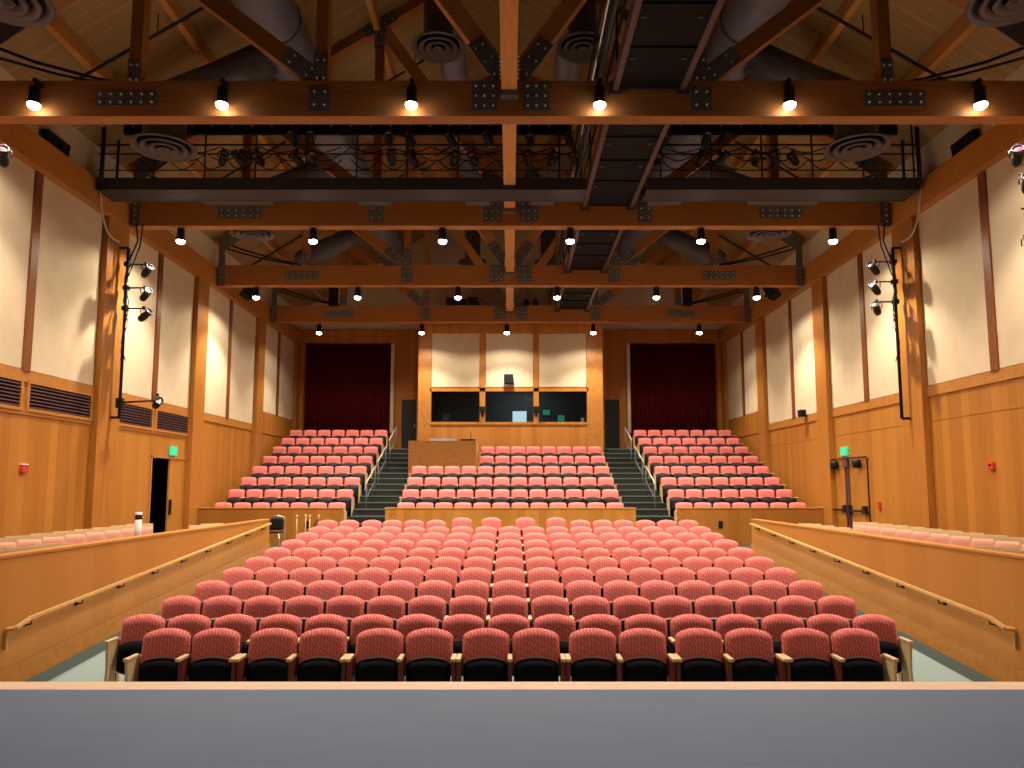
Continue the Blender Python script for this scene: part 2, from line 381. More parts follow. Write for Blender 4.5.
# control booth
B0 = 28.2
b = MB()
b.box(-3.5, 3.5, B0, B0+.2, 1.0, 4.86); b.box(-3.5, 3.5, B0, B0+.2, 6.08, 6.2); b.box(-3.5, 3.5, B0, B0+.2, 8.30, 9.06)
for x0, x1 in ((-3.5, -3.0), (-1.17, -.955), (.875, 1.07), (2.89, 3.5)): b.box(x0, x1, B0, B0+.2, 4.86, 8.30)
b.box(-3.5, 3.5, B0+.05, B0+.2, 6.2, 8.3)
for x0, x1 in ((-3.5, -3.35), (3.35, 3.5)): b.box(x0, x1, B0+.2, YB, 1.0, 9.06)
struct(b.build('wall_booth', M['wallX']))
for x0, x1 in ((-3.50, -3.00), (-1.17, -.955), (.875, 1.07), (2.89, 3.50)):
    sbox('trim_booth_post', M['trim'], x0, x1, B0-.03, B0+.02, 4.86 if abs(x0) < 2 else 1.2, 8.35)
sbox('trim_booth_sill', M['trim'], -3.05, 2.95, B0-.04, B0+.02, 4.80, 4.90)
sbox('trim_booth_head', M['trim'], -3.05, 2.95, B0-.03, B0+.02, 6.06, 6.20)
for nm, bb in (('rear', (-3.35, 3.35, YB-.3, YB-.2, 3.9, 8.4)), ('left', (-3.36, -3.34, B0+.2, YB-.3, 4.0, 6.7)), ('right', (3.34, 3.36, B0+.2, YB-.3, 4.0, 6.7))):
    sbox('wall_booth_'+nm, M['booth'], *bb)
sbox('ceiling_booth', M['booth'], -3.35, 3.35, B0+.2, YB-.3, 6.7, 6.8); sbox('floor_booth', M['booth'], -3.35, 3.35, B0+.2, YB-.3, 3.9, 4.0)
for i, (x0, x1) in enumerate(((-3.0, -1.17), (-.955, .875), (1.07, 2.89))):
    w = struct(MB().box(x0, x1, B0+.09, B0+.102, 4.9, 6.08).build('window_%d' % (i+1), M['glass']))
    p = MB().box(x0+.012, x1-.012, B0-.012, B0+.046, 6.23, 8.29).build('acoustic_panel', M['cream'], None, .008)
    tag(p, ('cream fabric panel over the window nearest the mixing desk', 'cream fabric panel carrying the small dark speaker above the middle booth window',
            'cream fabric panel over the booth window farthest from the mixing desk')[i], 'wall panel', 'fabric panels over the booth windows')

# side wall panels
for s, nm in ((-1, 'left'), (1, 'right')):
    for i, (y0, y1, z0) in enumerate(((11.75, 13.55, 4.62), (13.76, 15.91, 4.62), (16.84, 18.53, 4.62), (18.76, 20.70, 4.62), (21.48, 23.40, 4.62), (23.62, 25.86, 4.62), (26.58, 28.38, 5.17), (28.64, 30.56, 5.17))):
        p = MB().box(min(s*(W-.022), s*(W+.018)), max(s*(W-.022), s*(W+.018)), y0+.012, y1-.012, z0+.01, 8.40).build('acoustic_panel', M['cream'], None, .008)
        tag(p, 'tall cream fabric panel on the %s side wall, %s counted from the stage' % (nm, ORD[i]), 'wall panel', 'cream fabric panels along the %s wall' % nm)
# air grilles under the panels of the left wall
for i, (y0, y1) in enumerate(((11.8, 13.55), (13.80, 15.84), (16.82, 18.58), (18.84, 20.68))):
    t = thing('air_grille', 'long dark louvred air grille in left wall under the panels, %s from the stage' % ORD[i], 'air grille', (-W, (y0+y1)/2, 4.16), 0, 'air grilles under the left wall panels')
    h = (y1-y0)/2
    MB().box(-.02, .004, -h, h, -.23, .235).build('backing', M['black'], t)
    m = MB()
    for k in range(7): m.box(0, .035, -h, h, -.215+.066*k, -.192+.066*k)
    m.build('slat', M['slat'], t)
    f = MB().box(0, .045, -h-.06, h+.06, .235, .29).box(0, .045, -h-.06, h+.06, -.29, -.23).box(0, .045, -h-.06, -h, -.23, .235).box(0, .045, h, h+.06, -.23, .235)
    f.build('frame', M['trim'], t)

# doors
d = struct(MB().box(-W-.05, -W-.005, 19.77, 20.79, .85, 3.21).build('door_1', M['wallY'], None, .004))
MB().box(-W-.0, -W+.05, 19.80, 19.87, 1.75, 2.15).build('push_plate', M['blackm'], d)
df = struct(MB().box(-W-.1, -W+.012, 18.70, 18.77, .84, 3.26).box(-W-.1, -W+.012, 20.78, 20.84, .84, 3.26).box(-W-.1, -W+.012, 18.70, 20.84, 3.21, 3.26).build('trim_door_1', M['trim']))
dl = struct(MB().box(-W-.95, -W-.1, 18.78, 18.83, .85, 3.2).build('door_2', M['doord']))
# right double door: two leaves, mullion, closers, panic bars
d = struct(MB().box(W-.012, W+.02, 18.87, 19.93, .85, 3.2).box(W-.012, W+.02, 20.0, 21.08, .85, 3.2).build('door_3', M['wallY'], None, .004))
MB().box(W-.02, W+.01, 18.82, 18.86, .84, 3.2).box(W-.02, W+.01, 21.09, 21.12, .84, 3.2).build('seam', M['black'], d)
MB().box(W-.10, W-.06, 18.75, 21.2, 3.20, 3.24).build('top_bar', M['blackm'], d)
for y in (19.22, 20.55):
    MB().lathe([(.0, -.12), (.08, -.12), (.11, -.04), (.11, .05), (.08, .10), (0, .10)], (W-.11, y, 3.08), 16).build('door_closer', M['blackm'], d)
MB().box(W-.06, W-.03, 19.84, 19.89, .85, 3.2).box(W-.06, W-.03, 19.99, 20.04, .85, 3.2).box(W-.10, W-.02, 19.82, 20.06, 3.0, 3.2).build('mullion', M['slat'], d)
for y0, y1 in ((18.92, 19.9), (20.05, 21.02)):
    m = MB().box(W-.11, W-.08, y0, y1, 1.84, 1.89)
    for yy in (y0+.06, y1-.06): m.prism([(yy-.1, 1.80), (yy+.1, 1.80), (yy+.03, 2.0), (yy-.06, 2.0)], W-.12, W-.01, 'X')
    m.build('panic_bar', M['blackm'], d)
for i, s in enumerate((-1, 1)):
    dd = struct(MB().box(min(s*3.93, s*4.53), max(s*3.93, s*4.53), YB-.15, YB-.1, 3.9, 6.07).build('door_%d' % (i+4), M['doord']))
    MB().tube([(s*4.0, YB-.2, 4.85), (s*4.0, YB-.2, 5.05)], .02).build('door_handle', M['chrome'], dd)
    struct(MB().box(min(s*4.86, s*5.0), max(s*4.86, s*5.0), YB-.32, YB-.2, 4.7, 8.45).build('trim_alcove', M['plaster']))

# curtains in the two rear alcoves
for s, nm in ((-1, 'left'), (1, 'right')):
    m = MB(); n = 120; rows = []
    for z in (3.9, 8.5):
        for i in range(n+1):
            u = i/n; x = s*(5.0+3.68*u); y = YB+.12+.055*math.sin(u*math.pi*2*19)+.02*math.sin(u*31)
            rows.append((x, y, z))
    for z in (3.9, 8.5):
        for i in range(n+1):
            u = i/n; rows.append((s*(5.0+3.68*u), YB+.16+.055*math.sin(u*math.pi*2*19)+.02*math.sin(u*31), z))
    k = n+1; fs = []
    for i in range(n): fs += [(i, i+1, k+i+1, k+i), (2*k+i, 3*k+i, 3*k+i+1, 2*k+i+1), (i, 2*k+i, 2*k+i+1, i+1), (k+i, k+i+1, 3*k+i+1, 3*k+i)]
    m._add(rows, fs, True)
    tag(m.build('curtain', M['curtain']), 'tall dark red velvet curtain closing the rear alcove at the %s corner' % nm, 'curtain', 'alcove curtains')

# ------------------------------------------------------------------ seats
HG = {}
def seat_meshes():
    HG['back'] = MB().cushion(.262, .40, .810, .058, .055, .02, .13, .035, .020, -.01, nu=18).mesh('backrest', M['fabric'])
    HG['shell'] = MB().cushion(.260, .36, .803, .056, .0, .03, .13, .035, .020, .025, nu=18).mesh('back_shell', M['darkred'])
    HG['pan'] = MB().cushion(.246, .22, .528, .045, .07, .02, .10, .0, .022, -.115, bot=.05, pw=7).mesh('seat_pan', M['seatpan'])
    HG['cush'] = MB().cushion(.243, .25, .544, .047, .0, .05, .10, .0, .022, -.09, bot=.03).mesh('seat_cushion', M['rim'])
    HG['arm'] = MB().box(-.026, .026, -.32, -.045, .585, .618).mesh('armrest', M['maple'], .008)
    HG['post'] = MB().box(-.022, .022, -.24, .02, .10, .585).mesh('arm_post', M['darkred'], .006)
    HG['postd'] = MB().box(-.020, .020, -.16, .02, .06, .585).mesh('arm_post', M['seatpan2'], .006)
    HG['foot'] = MB().box(-.03, .03, -.22, .06, 0, .03).tube([(0, -.08, .02), (0, -.08, .2)], .022).mesh('foot', M['blackm'])
    HG['endp'] = MB().prism([(-.29, .03), (-.27, .30), (-.295, .585), (.03, .585), (.03, .03)], -.016, .016, 'X').mesh('end_panel', M['maple'], .006)
    HG['caster'] = MB().tube([(-.012, -.2, .03), (.012, -.2, .03)], .03).tube([(-.012, .0, .03), (.012, .0, .03)], .03).mesh('caster', M['chrome'])
    HG['back2'] = MB().cushion(.256, .42, .835, .022, .05, .02, .13, .02, .028, .0).mesh('backrest', M['fabric2'])
    HG['pan2'] = MB().cushion(.246, .22, .568, .050, .085, .02, .06, .0, .03, -.13, bot=.05, pw=5).mesh('seat_pan', M['seatpan2'])
    HG['cush2'] = MB().cushion(.24, .25, .572, .050, .0, .05, .06, .0, .03, -.10, bot=.03).mesh('seat_cushion', M['seatpan2'])
def add(name, mesh, root, x=0., y=0., z=0.):
    o = bpy.data.objects.new(name, mesh); S.collection.objects.link(o); o.parent = root; o.location = (x, y, z); return o
seat_meshes()
def seat(name, kind, label, end=0):
    """kind: floor / front / upper; end: -1 seat at the left row end, +1 at the right, 0 inside the row"""
    t = thing(name, label, 'theatre seat')
    up = kind == 'upper'; front = kind == 'front'
    add('backrest', HG['back2' if up else 'back'], t)
    sh = add('back_shell', HG['shell'], t)
    add('seat_pan', HG['pan2' if up else 'pan'], t); add('seat_cushion', HG['cush2' if up else 'cush'], t)
    xs = {'floor': (.28,), 'loose': (), 'upper': (.28,)}.get(kind, (-.285, .275) if end <= 0 else (.285,))
    if front: xs = (-.285, .265) if end < 0 else (.285,)
    if kind != 'loose' and not front and end < 0: xs = (-.28, .28)
    for x in xs:
        add('armrest', HG['arm'], t, x)
        outer = (not front) and ((end < 0 and x < 0) or (end > 0 and x > 0))
        add('end_panel' if outer else 'arm_post', HG['endp'] if outer else HG['post' if front else 'postd'], t, x)
        add('caster' if front else 'foot', HG['caster'] if front else HG['foot'], t, x)
    if kind == 'loose':
        for x in (-.2, .2): add('foot', HG['foot'], t, x); add('leg', HG['postd'], t, x, .06, -.16)
        t.scale = (.965, 1, 1)
    return t
used = set()
def place(proto, x, y, z, label, group, rz=0.):
    if id(proto) not in used:
        used.add(id(proto)); proto.location = (x, y, z); proto.rotation_euler = (0, 0, rz); proto['label'] = label; proto['group'] = group; return proto
    return dup(proto, (x, y, z), rz, label, group)
# front row: seven movable pairs
fr = {-1: seat('theatre_seat', 'front', '', -1), 1: seat('theatre_seat', 'front', '', 1)}
ends = []
for i in range(7):
    xc = -3.52+1.175*i
    for j, e in enumerate((-1, 1)):
        k = 2*i+j
        t = place(fr[e], xc+(-.275 if e < 0 else .275), 8.5, floor_z(8.5), 'red patterned folding seat in front row, %s from the left wall side' % ORD[k], 'front row of seat pairs')
        if k in (0, 13): ends.append((t, -.285 if e < 0 else .285))
for t, x in ends:
    for ch in list(t.children):
        if ch.name.startswith('arm_post') and abs(ch.location.x-x) < .01: ch.data = HG['endp']; ch.name = 'end_panel'
# fixed raked rows
fx = {0: seat('theatre_seat', 'floor', ''), -1: seat('theatre_seat', 'floor', '', -1), 1: seat('theatre_seat', 'floor', '', 1)}
for r in range(2, 11):
    y = 9.42+1.056*(r-2)
    for k in range(17):
        e = -1 if k == 0 else (1 if k == 16 else 0)
        place(fx[e], -.02+.56*(k-8), y, floor_z(y), 'red patterned folding seat, %s from left in the %s row from the stage' % (ORD[k], ORD[r-1]), '%s row of fixed red seats' % ORD[r-1])
# loose seats in front of the low wall
lf = seat('theatre_seat', 'loose', '')
for k, u in enumerate((329, 350.3, 372.9, 393.5, 414.7, 436.6, 462.2, 491.4, 525.3, 555.8, 579.7, 601.6, 622.5, 644.1, 665.7, 687)):
    y = 18.95; x = (u-510.5)*18.9/750
    place(lf, x, y, floor_z(y)+(.08 if 5 < k < 10 else .02), 'red patterned seat before the low wooden wall, %s from left in the last floor row' % ORD[k], 'last row of floor seats')
# upper tiers
uf = {0: seat('tier_seat', 'upper', ''), -1: seat('tier_seat', 'upper', '', -1), 1: seat('tier_seat', 'upper', '', 1)}
for r in range(6):
    y = 22.25+1.035*r; z = 1.16+.385*r
    n, x0 = (12, -3.08) if r < 4 else (8, -.84)
    for k in range(n):
        e = -1 if k == 0 else (1 if k == n-1 else 0)
        place(uf[e], x0+.56*k, y, z, 'pink tip-up seat, %s from left in %s row of the central raised tier' % (ORD[k], ORD[r]), 'seats of the central raised tier')
for s, nm in ((-1, 'left'), (1, 'right')):
    for r in range(8):
        y = 22.3+1.04*r; z = 1.16+.385*r
        for k in range(7):
            e = (-1 if s > 0 else 0) if k == 0 else ((1 if s < 0 else 0) if k == 6 else 0)
            x = s*5.12+s*.56*k if s > 0 else -5.12-.56*(6-k)
            place(uf[e], x, y, z, 'pink tip-up seat, %s from left in %s row of the %s raised tier' % (ORD[k], ORD[r], nm), 'seats of the %s raised tier' % nm)

# side box chairs with pale wooden backs, facing across the hall
def box_chair():
    t = thing('box_chair', '', 'chair')
    MB().cushion(.232, .42, .805, .0, .04, .0, .12, .0, .01, -.02).build('backrest', M['boxpink'], t)
    MB().bar((0, .005, .36), (0, .075, .868), .03, .52, (0, 1, 0)).build('back_frame', M['maple'], t, .006)
    MB().box(-.24, .24, -.39, -.02, .38, .42).build('seat_frame', M['maple'], t, .006)
    MB().box(-.225, .225, -.38, -.03, .42, .48).build('seat', M['boxpink'], t, .02)
    for x in (-.24, .24):
        for y in (-.36, -.03): MB().bar((x, y, 0), (x, y, .39), .035, .035).build('leg', M['maple'], t)
    return t
bc = box_chair()
for s, nm in ((-1, 'left'), (1, 'right')):
    ys = [10.75+.62*k for k in range(9)] if s < 0 else [11.0+.60*k for k in range(10)]
    for k, y in enumerate(ys):
        place(bc, s*7.66, y, .85, 'pale wooden pink-cushioned chair by the wall of the %s side box, %s from stage' % (nm, ORD[k]), 'chairs along the %s side box wall' % nm, s*-.72)
    ys = (10.1, 10.72, 11.34, 16.7, 17.35) if s < 0 else (10.1, 10.72, 15.2, 15.85, 16.6, 17.3)
    for k, y in enumerate(ys):
        place(bc, s*6.80, y, .775, 'pale wooden chair right behind the front wall of the %s side box, %s from stage' % (nm, ORD[k]), 'front chairs of the %s side box' % nm, s*-.72)

# ------------------------------------------------------------------ handrails
for s, nm in ((-1, 'left'), (1, 'right')):
    t = thing('handrail', 'long pale oak handrail sloping along the front wall of the %s side box' % nm, 'handrail', (s*5.985, 9.3, .8), 0)
    P = lambda y: (0, y-9.3, floor_z(y)+.80-.8)
    X = s*6.0
    pts = [(s*.09, -.02, -.02), (0, 0, -.01), P(9.6)]+[P(y) for y in (11, 13, 15, 17, 18.9)]
    rl = MB(); 
    for a, b2 in zip(pts, pts[1:]): rl.bar(a, b2, .055, .04, (1, 0, 0), ext=.004)
    rl.bar(pts[0], (s*.09, -.02, -.26), .03, .03, (1, 0, 0))
    rl.build('rail', M['rail'], t, .006)
    for k in range(9):
        y = 9.6+1.12*k; p = P(y)
        MB().tube([(p[0], p[1], p[2]-.02), (p[0], p[1], p[2]-.08), (p[0]+s*.085, p[1], p[2]-.09)], .010, 6).box(min(s*.075, s*.098), max(s*.075, s*.098), p[1]-.025, p[1]+.025, p[2]-.11, p[2]-.05).build('bracket', M['blackm'], t)
    # stair rails between the tiers
    xr = s*4.42
    for j, (y0, y1) in enumerate(((23.0, 24.6), (25.0, 26.6), (27.3, 28.9))):
        z0 = .84+(y0-20.95)*.372+.95; z1 = .84+(y1-20.95)*.372+.95
        h = thing('stair_handrail', 'pale metal handrail standing on the %s stair, %s from the bottom' % (nm, ORD[j]), 'handrail', (xr, y0, z0-.9), 0, 'rails on the %s stair' % nm)
        MB().tube([(0, 0, .9), (0, y1-y0, .9+z1-z0)], .020, 8).build('top_rail', M['steelp'], h)
        MB().tube([(0, .15, .42+.055), (0, y1-y0, .42+z1-z0)], .016, 8).build('mid_rail', M['steel'], h)
        for yy in (.15, y1-y0-.02):
            zz = yy*(z1-z0)/(y1-y0)
            MB().tube([(0, yy, zz-.1), (0, yy, zz+.9)], .018, 8).build('post', M['steel'], h)

# ------------------------------------------------------------------ roof trusses
TY = (11.55, 16.68, 21.8, 26.8)
TN = ('nearest the stage', 'second from the stage', 'third from the stage', 'nearest the control booth')
def plate(t, pts_c, w, h, yf, rot=0., nb=(3, 2), name='gusset_plate'):
    m = MB(); R = Matrix.Translation(Vector((pts_c[0], yf, pts_c[1]))) @ Matrix.Rotation(rot, 4, 'Y')
    m.box(-w/2, w/2, -.012, .0, -h/2, h/2, 0, R)
    for i in range(nb[0]):
        for j in range(nb[1]):
            x = -w/2+w*(i+.5)/nb[0]; z = -h/2+h*(j+.5)/nb[1]
            m.lathe([(.0, .03), (.014, .03), (.022, .0)], (0, 0, 0), 6, 1, R @ Matrix.Translation((x, -.012, z)) @ Matrix.Rotation(math.pi/2, 4, 'X'))
    return m.build(name, [M['steel'], M['bolt']], t)
def make_truss(y, label):
    t = thing('roof_truss', label, 'roof truss', (0, y, 0), 0, 'timber roof trusses')
    zc, zt = 8.44, 9.05; xe = W-.22
    MB().box(-xe, xe, 0, .28, zc, zt).build('bottom_chord', M['glulam'], t, .008)
    for s in (-1, 1):
        a = (s*(W-.1), .14, roof_z(W-.1)-.04); b = (0, .14, roof_z(0)-.04)
        MB().bar(a, b, .28, .36, (0, 1, 0)).build('top_chord', M['glulam'], t)
        for x in (3.09, 6.13):
            MB().box(s*x-.10, s*x+.10, .03, .25, zt-.02, roof_z(x)-.15).build('vertical_post', M['glulam'], t, .006)
        # diagonals lean outwards from the foot of each post
        MB().bar((s*.05, .14, zt+.05), (s*2.97, .14, roof_z(3.09)-.3), .20, .28).build('diagonal', M['glulamL'], t)
        MB().bar((s*3.16, .14, zt+.05), (s*6.0, .14, roof_z(6.13)-.3), .20, .28).build('diagonal', M['glulam'], t)
        # steel end plate with curved knee
        pl = MB().prism([(s*(xe-.02), zc-.02), (s*(xe-.22), zc-.02), (s*(xe-.22), zt+.05), (s*(xe-.2), 9.5), (s*(xe-.8), 9.95), (s*(xe-.5), 10.12), (s*(xe-.02), 9.9)][::s], -.014, .0, 'Y')
        pl.build('end_plate', M['steel'], t)
        pl = plate(t, (s*(xe-.10), (zc+zt)/2), .12, .56, -.015, 0, (1, 4))
        plate(t, (s*6.22, zc+.30), 1.0, .27, -.002, 0, (6, 2)); plate(t, (s*6.13, zt+.14), .20, .5, .018, 0, (2, 2))
        plate(t, (s*3.09, zc+.30), .34, .44, -.002, 0, (2, 2)); plate(t, (s*3.09, zt+.2), .22, .62, .018, 0, (2, 2))
        ang = math.atan2(roof_z(6.13)-.3-zt, 2.84)
        plate(t, (s*3.42, zt+.27), .72, .28, .03, -ang if s > 0 else ang, (2, 2))
        plate(t, (s*.42, zc+.34), .42, .50, -.002, 0, (3, 3)); ang = math.atan2(roof_z(3.09)-.3-zt, 2.92)
        plate(t, (s*.36, zt+.38), .80, .28, .03, -ang if s > 0 else ang, (3, 2))
        plate(t, (s*3.1, roof_z(3.1)-.14), .85, .30, -.02, s*.56, (4, 2)); plate(t, (s*3.09, roof_z(3.1)-.5), .22, .5, .0, 0, (2, 2))
    MB().box(-.13, .13, .03, .25, zt, roof_z(0)-.4).build('king_post', M['glulam'], t, .006)
    return t
for y, n in zip(TY, TN): make_truss(y, 'heavy timber roof truss with bolted steel plates, the one %s' % n)
# ties along the middle of the hall, from truss to truss
for i, (y0, y1) in enumerate(((6.6, 11.40), (11.83, 16.53), (16.96, 21.66), (22.08, 26.66), (27.08, 28.15))):
    t = thing('tie_beam', 'pale orange timber tie beam over the centre line, %s from the stage' % ORD[i], 'beam', (-.02, y0, 8.80), 0, 'timber ties between the trusses')
    MB().box(-.125, .125, .0, y1-y0, 0, .32).build('beam', M['glulamL'], t, .006)
    if i < 4:
        MB().box(-.14, .14, y1-y0-.02, y1-y0+.13, -.09, .02).build('hanger', M['steel'], t)
        m = MB()
        for sx_ in (-1, 1):
            for k in range(6): m.tube([(sx_*.12, y1-y0-.12*(k+1), .14), (sx_*.155, y1-y0-.12*(k+1), .14)], .02, 6)
        m.build('bolt', M['bolt'], t)

# ------------------------------------------------------------------ house lamps
def make_lamp():
    t = thing('house_spotlight', '', 'ceiling lamp')
    MB().box(-.03, .03, -.03, .185, .34, .40).tube([(0, 0, .24), (0, 0, .32)], .022).build('mount', M['blackm'], t)
    MB().lathe([(0, .26), (.075, .26), (.085, .22), (.085, .04), (.095, .0), (.095, -.03), (.08, -.03), (.078, .0)], n=20).build('housing', M['blackm'], t)
    MB().lathe([(.085, .0), (.098, -.035), (.085, -.075), (.05, -.10), (.0, -.11)], n=20).build('lens', M['lens'], t)
    return t
hl = make_lamp(); first = True
rows = [(11.38, 8.58, [-7.6, -4.6, -1.58, 1.42, 4.45, 7.5]), (16.82, 8.16, [-7.62, -4.56, -1.57, 1.38, 4.4, 7.45]),
        (21.94, 8.14, [-7.6, -4.57, -1.57, 1.39, 4.36, 7.36]), (26.94, 8.10, [-6.99, -3.24, -.13, 3.02, 6.89])]
for r, (y, z, xs) in enumerate(rows):
    for k, x in enumerate(xs):
        lab = 'small black spotlight shining down, %s from left on the roof truss %s' % (ORD[k], TN[r])
        if first: hl.location = (x, y, z); hl['label'] = lab; hl['group'] = 'spotlights on the trusses'; first = False
        else: dup(hl, (x, y, z), 0, lab, 'spotlights on the trusses')
        g = .62 if r == 3 else 1.0; spot((x, y, z-.12), HOUSE_W*g, 110, .5); spot((x, y, z-.12), SPILL_W*g, 160, .35)

# ------------------------------------------------------------------ ducts and diffusers
for s, nm in ((-1, 'left'), (1, 'right')):
    t = thing('main_duct', 'big grey spiral air duct running along the roof on the %s side' % nm, 'duct', (s*4.5, 6.0, 11.3), 0)
    m = MB(); pts = []; rs = []
    n = 210
    for i in range(n+1):
        pts.append((0, 23.5*i/n, 0)); rs.append(.50+(.008 if i % 2 else 0))
    m.tube(pts, rs, 28).build('pipe', M['duct'], t)
    for y in (1.5, 5.2, 7.4, 12.2, 16.4, 21.0): MB().tube([(0, y-.03, 0), (0, y+.03, 0)], .525, 28).build('joint_ring', M['ductd'], t)
    t = thing('inner_duct', 'slim grey air duct close to the %s of the ridge' % nm, 'duct', (s*1.42, 11.0, 12.9), 0)
    MB().tube([(0, 0, 0), (0, 17.5, 0)], .33, 24).build('pipe', M['duct'], t)
    for y in (1.2, 4.5, 8.4, 12.2): MB().tube([(0, y-.03, 0), (0, y+.03, 0)], .35, 24).build('joint_ring', M['ductd'], t)
def rings(R):
    m = MB()
    for k, (a, z) in enumerate(((1.0, 0.), (.72, -.02), (.46, -.035), (.2, -.045))):
        w = .20*R
        m.lathe([(R*a, z), (R*a-.02, z-.035), (max(.01, R*a-w), z+.045), (max(.005, R*a-w-.01), z+.07), (R*a-.02, z+.03), (R*a, z)], n=36)
    return m
def diffuser(x, y, z, R, neck, label, branch=None):
    t = thing('air_diffuser', label, 'air diffuser', (x, y, z), 0, 'round ceiling air diffusers')
    rings(R).build('cone_ring', M['diff'], t)
    MB().lathe([(R*.82, .055), (.005, .055)], n=36).build('back_plate', M['black'], t)
    MB().lathe([(R*.95, .0), (neck, .14), (neck, .62 if branch else 1.28)], n=28).build('neck', M['ductd'], t)
    if branch:
        bx_, bz_ = branch; dx = bx_-x
        MB().tube([(0, 0, .6), (0, 0, .85), (dx*.12, 0, 1.0), (dx*.55, 0, 1.0+(bz_-z-1.0)*.5), (dx, 0, bz_-z)], [neck, neck, neck*1.0, .33, .33], 24).build('branch_duct', M['ductd'], t)
for i, y in enumerate((9.9, 14.2, 19.3, 24.4)):
    for s, nm in ((-1, 'left'), (1, 'right')):
        diffuser(s*(6.85 if i else 7.12), y, 9.15 if i else 9.32, .62 if i < 2 else .58, .40, 'round grey air diffuser under the %s roof slope, %s from stage' % (nm, ORD[i]), (s*4.84, 11.05))
for s, nm in ((-1, 'left'), (1, 'right')):
    for y, w in ((14.2, 'over the stage end of the seats'), (27.9, 'close to the control booth')):
        diffuser(s*1.45, y, 11.25 if y < 20 else 11.0, .54, .30, 'round dark air diffuser %s of the ridge %s' % (nm, w))

# ------------------------------------------------------------------ catwalk along the hall
t = thing('catwalk', 'dark steel catwalk running from stage to booth right of the centre beam', 'catwalk', (0, 0, 8.85))
XL, XR = 1.735, 2.735
for y0, y1 in ((5.0, 11.54), (11.84, 16.67), (16.97, 21.79), (22.09, 26.79)):
    MB().box(XL, XR, y0, y1, .05, .10).build('deck', M['black'], t)
    for x in (XL-.04, XR+.04):
        MB().box(x-.045, x+.045, y0, y1, 0, .20).box(x-.1, x+.1, y1-.05, y1, -.06, .06).build('side_channel', M['catch'], t)
    n = int((y1-y0)/1.0); m = MB()
    for k in range(n):
        y = y0+.35+1.0*k
        MB().box(XL, XR, y, y+.07, .02, .055).build('cross_bar', M['black'], t)
        for x in (XL+.06, XR-.16): m.tube([(x, y+.3, .04), (x+.08, y+.3, .04)], .014, 6)
    m.build('bolt', M['steel'], t)
for x in (XL-.05, XR+.05):
    for z in (.72, 1.22): MB().tube([(x, 5, z), (x, 27.5, z)], .024, 8).build('hand_rail', M['blackm'], t)
    for k in range(12): MB().tube([(x, 5.2+2.0*k, .2), (x, 5.2+2.0*k, 1.22)], .022, 6).build('rail_post', M['blackm'], t)
t = thing('conduit_bundle', 'bundle of grey electrical pipes beside the catwalk', 'pipes', (1.42, 5.0, 9.25))
for k, (x, z, c) in enumerate(((0, 0, 'blackm'), (.09, .10, 'steel'), (.0, .22, 'chrome'), (.12, .34, 'steel'), (-.05, .42, 'blackm'), (.15, .52, 'steel'))):
    MB().tube([(x, 0, z), (x, 22.4, z)], .026, 8).build('pipe', M[c], t)
# lighting bridge across the hall
t = thing('lighting_bridge', 'black lighting bridge spanning wall to wall under the second truss', 'lighting bridge', (0, 15.2, 8.46))
for x0, x1 in ((-8.72, 1.60), (2.87, 8.62)):
    MB().box(x0, x1, .0, .07, .235, .50).build('front_channel', M['bridge'], t)
    MB().box(x0, x1, .60, .67, .235, .50).build('rear_channel', M['bridge'], t)
    MB().box(x0, x1, .07, .60, .24, .28).build('deck', M['bridge'], t)
for x0, x1 in ((-8.2, 1.30), (3.0, 8.2)):
    m = MB().box(x0, x1, -.02, .06, 1.46, 1.80)
    for k in range(int((x1-x0)/.42)): m.lathe([(0, .02), (.022, .02), (.026, 0)], (x0+.2+.42*k, -.02, 1.63), 8, 1, Matrix.Rotation(math.pi/2, 4, 'X'))
    m.build('top_beam', [M['black'], M['steel']], t)
for x0, x1 in ((-8.72, 1.30), (3.0, 8.62)):
    for z, r in ((1.22, .022), (1.02, .018), (.66, .014)):
        MB().tube([(x0, 0, z), (x1, 0, z)], r, 8).build('hand_rail', M['blackm'], t)
for k in range(17):
    x = -8.6+1.07*k
    if not 1.3 < x < 3.0: MB().tube([(x, .02, .4), (x, .02, 1.8)], .02, 6).build('rail_post', M['blackm'], t)
for s in (-1, 1):
    MB().tube([(s*8.62, .0, .4), (s*8.62, .0, 1.75)], .045, 8).tube([(s*8.62, .6, .4), (s*8.62, .6, 1.75)], .03, 8).tube([(s*8.62, 0, 1.7), (s*8.62, .6, 1.7)], .03, 8).build('end_post', M['blackm'], t)
for x, w in ((-6.2, 1.6), (-3.1, .75), (-.75, .55), (.72, .55), (3.5, .75), (6.2, 1.6)):
    MB().box(x-w/2, x+w/2, .8, 1.45, .44, .48).build('hanger_angle', M['steel'], t)

# ------------------------------------------------------------------ stage spotlights
FS = .82
def make_fixture():
    t = thing('stage_spotlight', '', 'stage light'); t.scale = (FS, FS, FS)      # origin at the clamp, body hangs below and points along -y
    MB().box(-.03, .03, -.04, .04, -.03, .06).build('clamp', M['blackm'], t, .006)
    MB().tube([(-.13, 0, -.2), (-.13, 0, -.06), (-.09, 0, -.03), (.09, 0, -.03), (.13, 0, -.06), (.13, 0, -.2)], .012, 6).build('yoke', M['blackm'], t)
    R = Matrix.Translation((0, 0, -.21)) @ Matrix.Rotation(math.pi/2-.35, 4, 'X')
    bd = MB().lathe([(0, -.20), (.07, -.20), (.095, -.14), (.10, .02), (.085, .05), (.09, .16), (.115, .17), (.115, .20), (.088, .20), (.08, .17)], n=18, mt=R).build('body', M['blackm'], t)
    MB().lathe([(.084, .175), (.05, .185), (0, .19)], n=18, mt=R).build('lens', M['chrome'], t)
    MB().lathe([(0, -.225), (.05, -.225), (.055, -.19)], n=12, mt=R).build('rear_cap', M['chrome'], bd)
    return t
